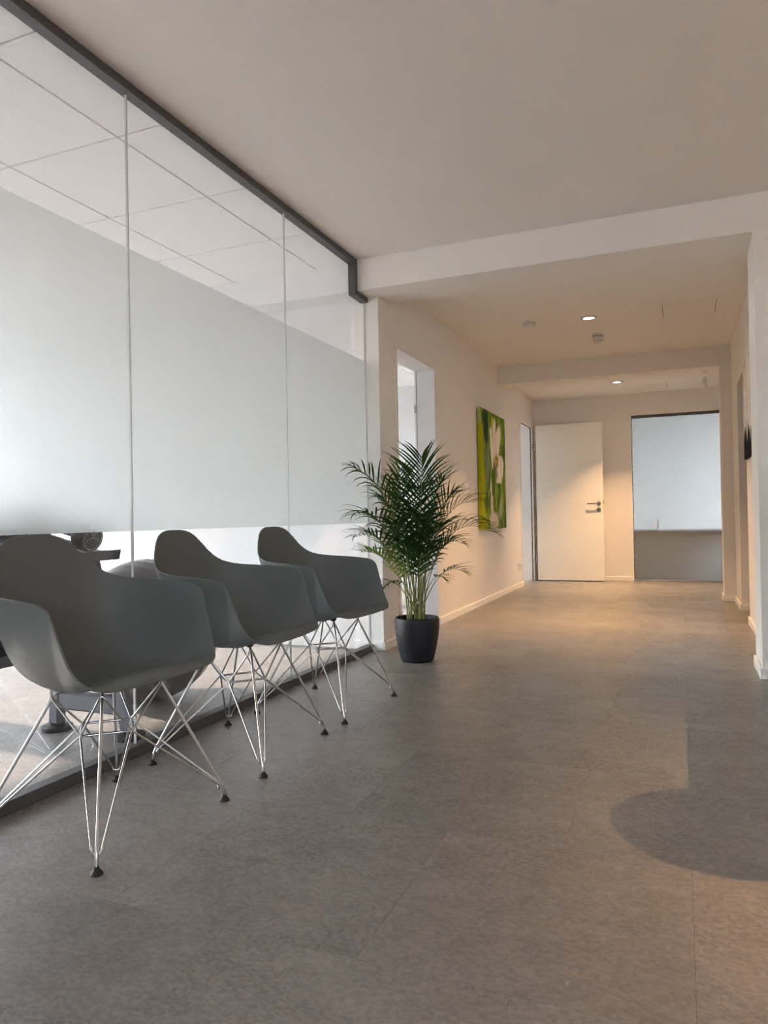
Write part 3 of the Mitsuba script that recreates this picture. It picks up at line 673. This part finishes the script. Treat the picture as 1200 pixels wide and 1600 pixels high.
# ------------------------------------------------------------------ gym: dumbbell rack, dumbbells, ball
rk = thing('dumbbell_rack', 'dark grey two-tier dumbbell rack behind the glass, on round feet', 'dumbbell rack')
def post(a, b, w=.032, d=.05):
    a, b = np.array(a, float), np.array(b, float)
    ax = (b - a); L = np.linalg.norm(ax); ax /= L
    yv = np.array([0, 1.0, 0]); xv = np.cross(yv, ax); xv /= np.linalg.norm(xv); yv = np.cross(ax, xv)
    m = bevel_box(-w, w, -d / 2, d / 2, 0, L, .012)
    M = np.eye(4); M[:3, 0], M[:3, 1], M[:3, 2], M[:3, 3] = xv, yv, ax, a
    m.apply_transform(M); return m
for ye in (2.31, 0.72):
    for xa, xb, zt_ in ((-.166, -.36, .74), (-.555, -.50, .80)):
        u = add(rk + '__upright', post((xa, ye, .02), (xb, ye, zt_)), 'mat_rack', label='slanting steel post')
        add(u + '__foot', lathe([(0, 0), (.062, 0), (.064, .004), (.064, .016), (.05, .022), (0, .022)], 32, (xa, ye, 0.0005)), 'mat_urethane', 40)
    add(rk + '__crossbar', bevel_box(-.54, -.18, ye - .02, ye + .02, .09, .165, .008), 'mat_rack')
def tray(zc_, xc_, y0, y1, half, tilt):
    m = cat(bevel_box(-half, half, y0, y1, -.006, .006, .003), bevel_box(half - .008, half, y0, y1, -.006, .035, .003), bevel_box(-half, -half + .008, y0, y1, -.006, .05, .003))
    m.apply_transform(trimesh.transformations.rotation_matrix(math.radians(tilt), (0, 1, 0))); m.apply_translation((xc_, 0, zc_)); return m
TILT = 14
add(rk + '__tray', tray(.772, -.45, .66, 2.37, .20, TILT), 'mat_rack')
add(rk + '__tray', tray(.445, -.38, .74, 2.29, .20, TILT), 'mat_rack')
def arc(cx, cz, r, a0, a1, x, n=18):
    t_ = np.radians(np.linspace(a0, a1, n)); return np.stack([np.full(n, x), cx + r * np.cos(t_), cz + r * np.sin(t_)], 1)
def dumbbell(y, z, x, r, tilt, label, group):
    t = thing('dumbbell', label, 'dumbbell', group)
    L, hl = .15, .065
    M = trimesh.transformations.rotation_matrix(math.radians(tilt), (0, 1, 0)); M[:3, 3] = (x, y, z)
    def put(part, m, b, sm=40, **kw):
        m.apply_transform(M); return add(t + '__' + part, m, b, sm, **kw)
    Ry = trimesh.transformations.rotation_matrix(math.pi / 2, (0, 1, 0))
    for s in (1, -1):
        h = lathe([(0, -hl / 2), (r * .92, -hl / 2), (r, -hl / 2 + .008), (r, hl / 2 - .008), (r * .92, hl / 2), (0, hl / 2)], 40); h.apply_transform(Ry); h.apply_translation((s * L / 1.0, 0, 0))
        hk = put('head', h, 'mat_urethane', label='round black weight head')
        if s == 1:
            xf = L + hl / 2 + .0006; w_ = .0009 * r / .058
            e = [tube(np.vstack([arc(0, 0, r * .80, 0, 360, xf, 40)[:-1]]), w_, 5, closed=True), tube(arc(0, r * .42, r * .20, 0, 360, xf, 20)[:-1], w_, 5, closed=True), tube(arc(0, -r * .62, r * .72, 32, 148, xf), w_, 5), tube(arc(0, r * .45, r * .09, 190, 350, xf), w_, 5)]
            m = cat(*e); m.apply_transform(M); add(hk + '__emblem', m, 'mat_emblem', label='thin grey line emblem')
    put('handle', tube([(-L, 0, 0), (L, 0, 0)], .017, 16), 'mat_steel')
for i, y in enumerate((2.27, 1.98, 1.68, 1.38, 1.08, 0.80)):
    r = .058 + .006 * i
    dumbbell(y,   .772 + .020 + r, -.48, r, TILT, (('round black dumbbell at the far end of the upper rack tier, its emblem in view', 'second black dumbbell from the far end of the upper rack tier, behind the nearest armchair', 'third black dumbbell from the far end of the upper rack tier', 'fourth black dumbbell from the far end of the upper rack tier', 'fifth black dumbbell from the far end of the upper rack tier', 'large black dumbbell at the near end of the upper rack tier')[i]), 'dumbbells on the upper tier')
for i, y in enumerate((2.10, 1.83, 1.46, 1.12)):
    dumbbell(y, .445 + .02 + .11, -.375, .11, TILT, ('large black dumbbell at the far end of the lower rack tier', 'second large dumbbell from the far end of the lower rack tier', 'third large dumbbell from the far end of the lower rack tier', 'large black dumbbell at the near end of the lower rack tier')[i], 'dumbbells on the lower tier')
s = trimesh.creation.icosphere(subdivisions=5, radius=1.0)
v = s.vertices.copy(); lat = np.arcsin(np.clip(v[:, 1], -1, 1)); rr_ = 1 + .004 * np.cos(lat * 36) * (np.abs(lat) < 1.2)
v *= (rr_ * .345)[:, None]; v[:, 2] = np.where(v[:, 2] < -.34, -.34, v[:, 2])
ball = thing('exercise_ball', 'large grey exercise ball on the gym floor behind the glass, between the first two armchairs', 'exercise ball')
add(ball + '__skin', trimesh.Trimesh(v + [-.535, 2.86, .3405], s.faces, process=False), 'mat_ball', True)
add(ball + '__valve', lathe([(0, 0), (.011, 0), (.011, .002), (0, .003)], 16, (-.535, 2.86, .3405 + .3465)), 'mat_plastic_white')

# ------------------------------------------------------------------ back room: treatment couch behind the frosted pane
cc = thing('treatment_couch', 'low padded couch seen blurred behind the frosted glass panel', 'couch')
add(cc + '__top', bevel_box(1.30, 2.55, 9.845, 10.55, .61, .645, .010), 'mat_vinyl')
add(cc + '__frame', cat(box(1.36, 2.5, 9.90, 9.94, .575, .61), box(1.36, 2.5, 10.46, 10.5, .575, .61)), 'mat_furniture')
for x in (1.40, 2.44):
    for y in (9.92, 10.48): add(cc + '__leg', box(x - .02, x + .02, y - .02, y + .02, 0, .575), 'mat_furniture')
add(cc + '__side_panel', bevel_box(1.31, 2.54, 10.20, 10.23, .001, .60, .004), 'mat_panel_grey')
add(cc + '__strut', tube([(2.14, 9.85, .60), (2.36, 9.85, .47)], .012, 8), 'mat_plastic_white')
add('paper_dispenser', bevel_box(1.625, 1.655, 9.865, 9.91, .645, .785, .004), 'mat_plastic_white', label='small upright white holder standing on the couch behind the frosted glass', category='holder')

# ------------------------------------------------------------------ lobby furniture right of the view that throws the shadow on the floor
ct = thing('reception_counter', 'white reception counter right of the view', 'counter')
add(ct + '__body', bevel_box(2.77, 3.30, 2.33, 4.1, 0, 1.06, .006), 'mat_furniture')
add(ct + '__top', bevel_box(2.76, 3.32, 2.32, 4.12, 1.06, 1.10, .006), 'mat_furniture')
st = thing('side_table', 'round side table right of the view', 'table')
add(st + '__top', lathe([(0, .475), (.23, .475), (.235, .48), (.235, .495), (.23, .50), (0, .50)], 56, (2.365, 2.19, 0)), 'mat_furniture', 40)
add(st + '__pedestal', lathe([(0, 0), (.17, 0), (.17, .012), (.03, .022), (.022, .04), (.022, .475), (0, .475)], 40, (2.365, 2.19, 0)), 'mat_furniture', 40)
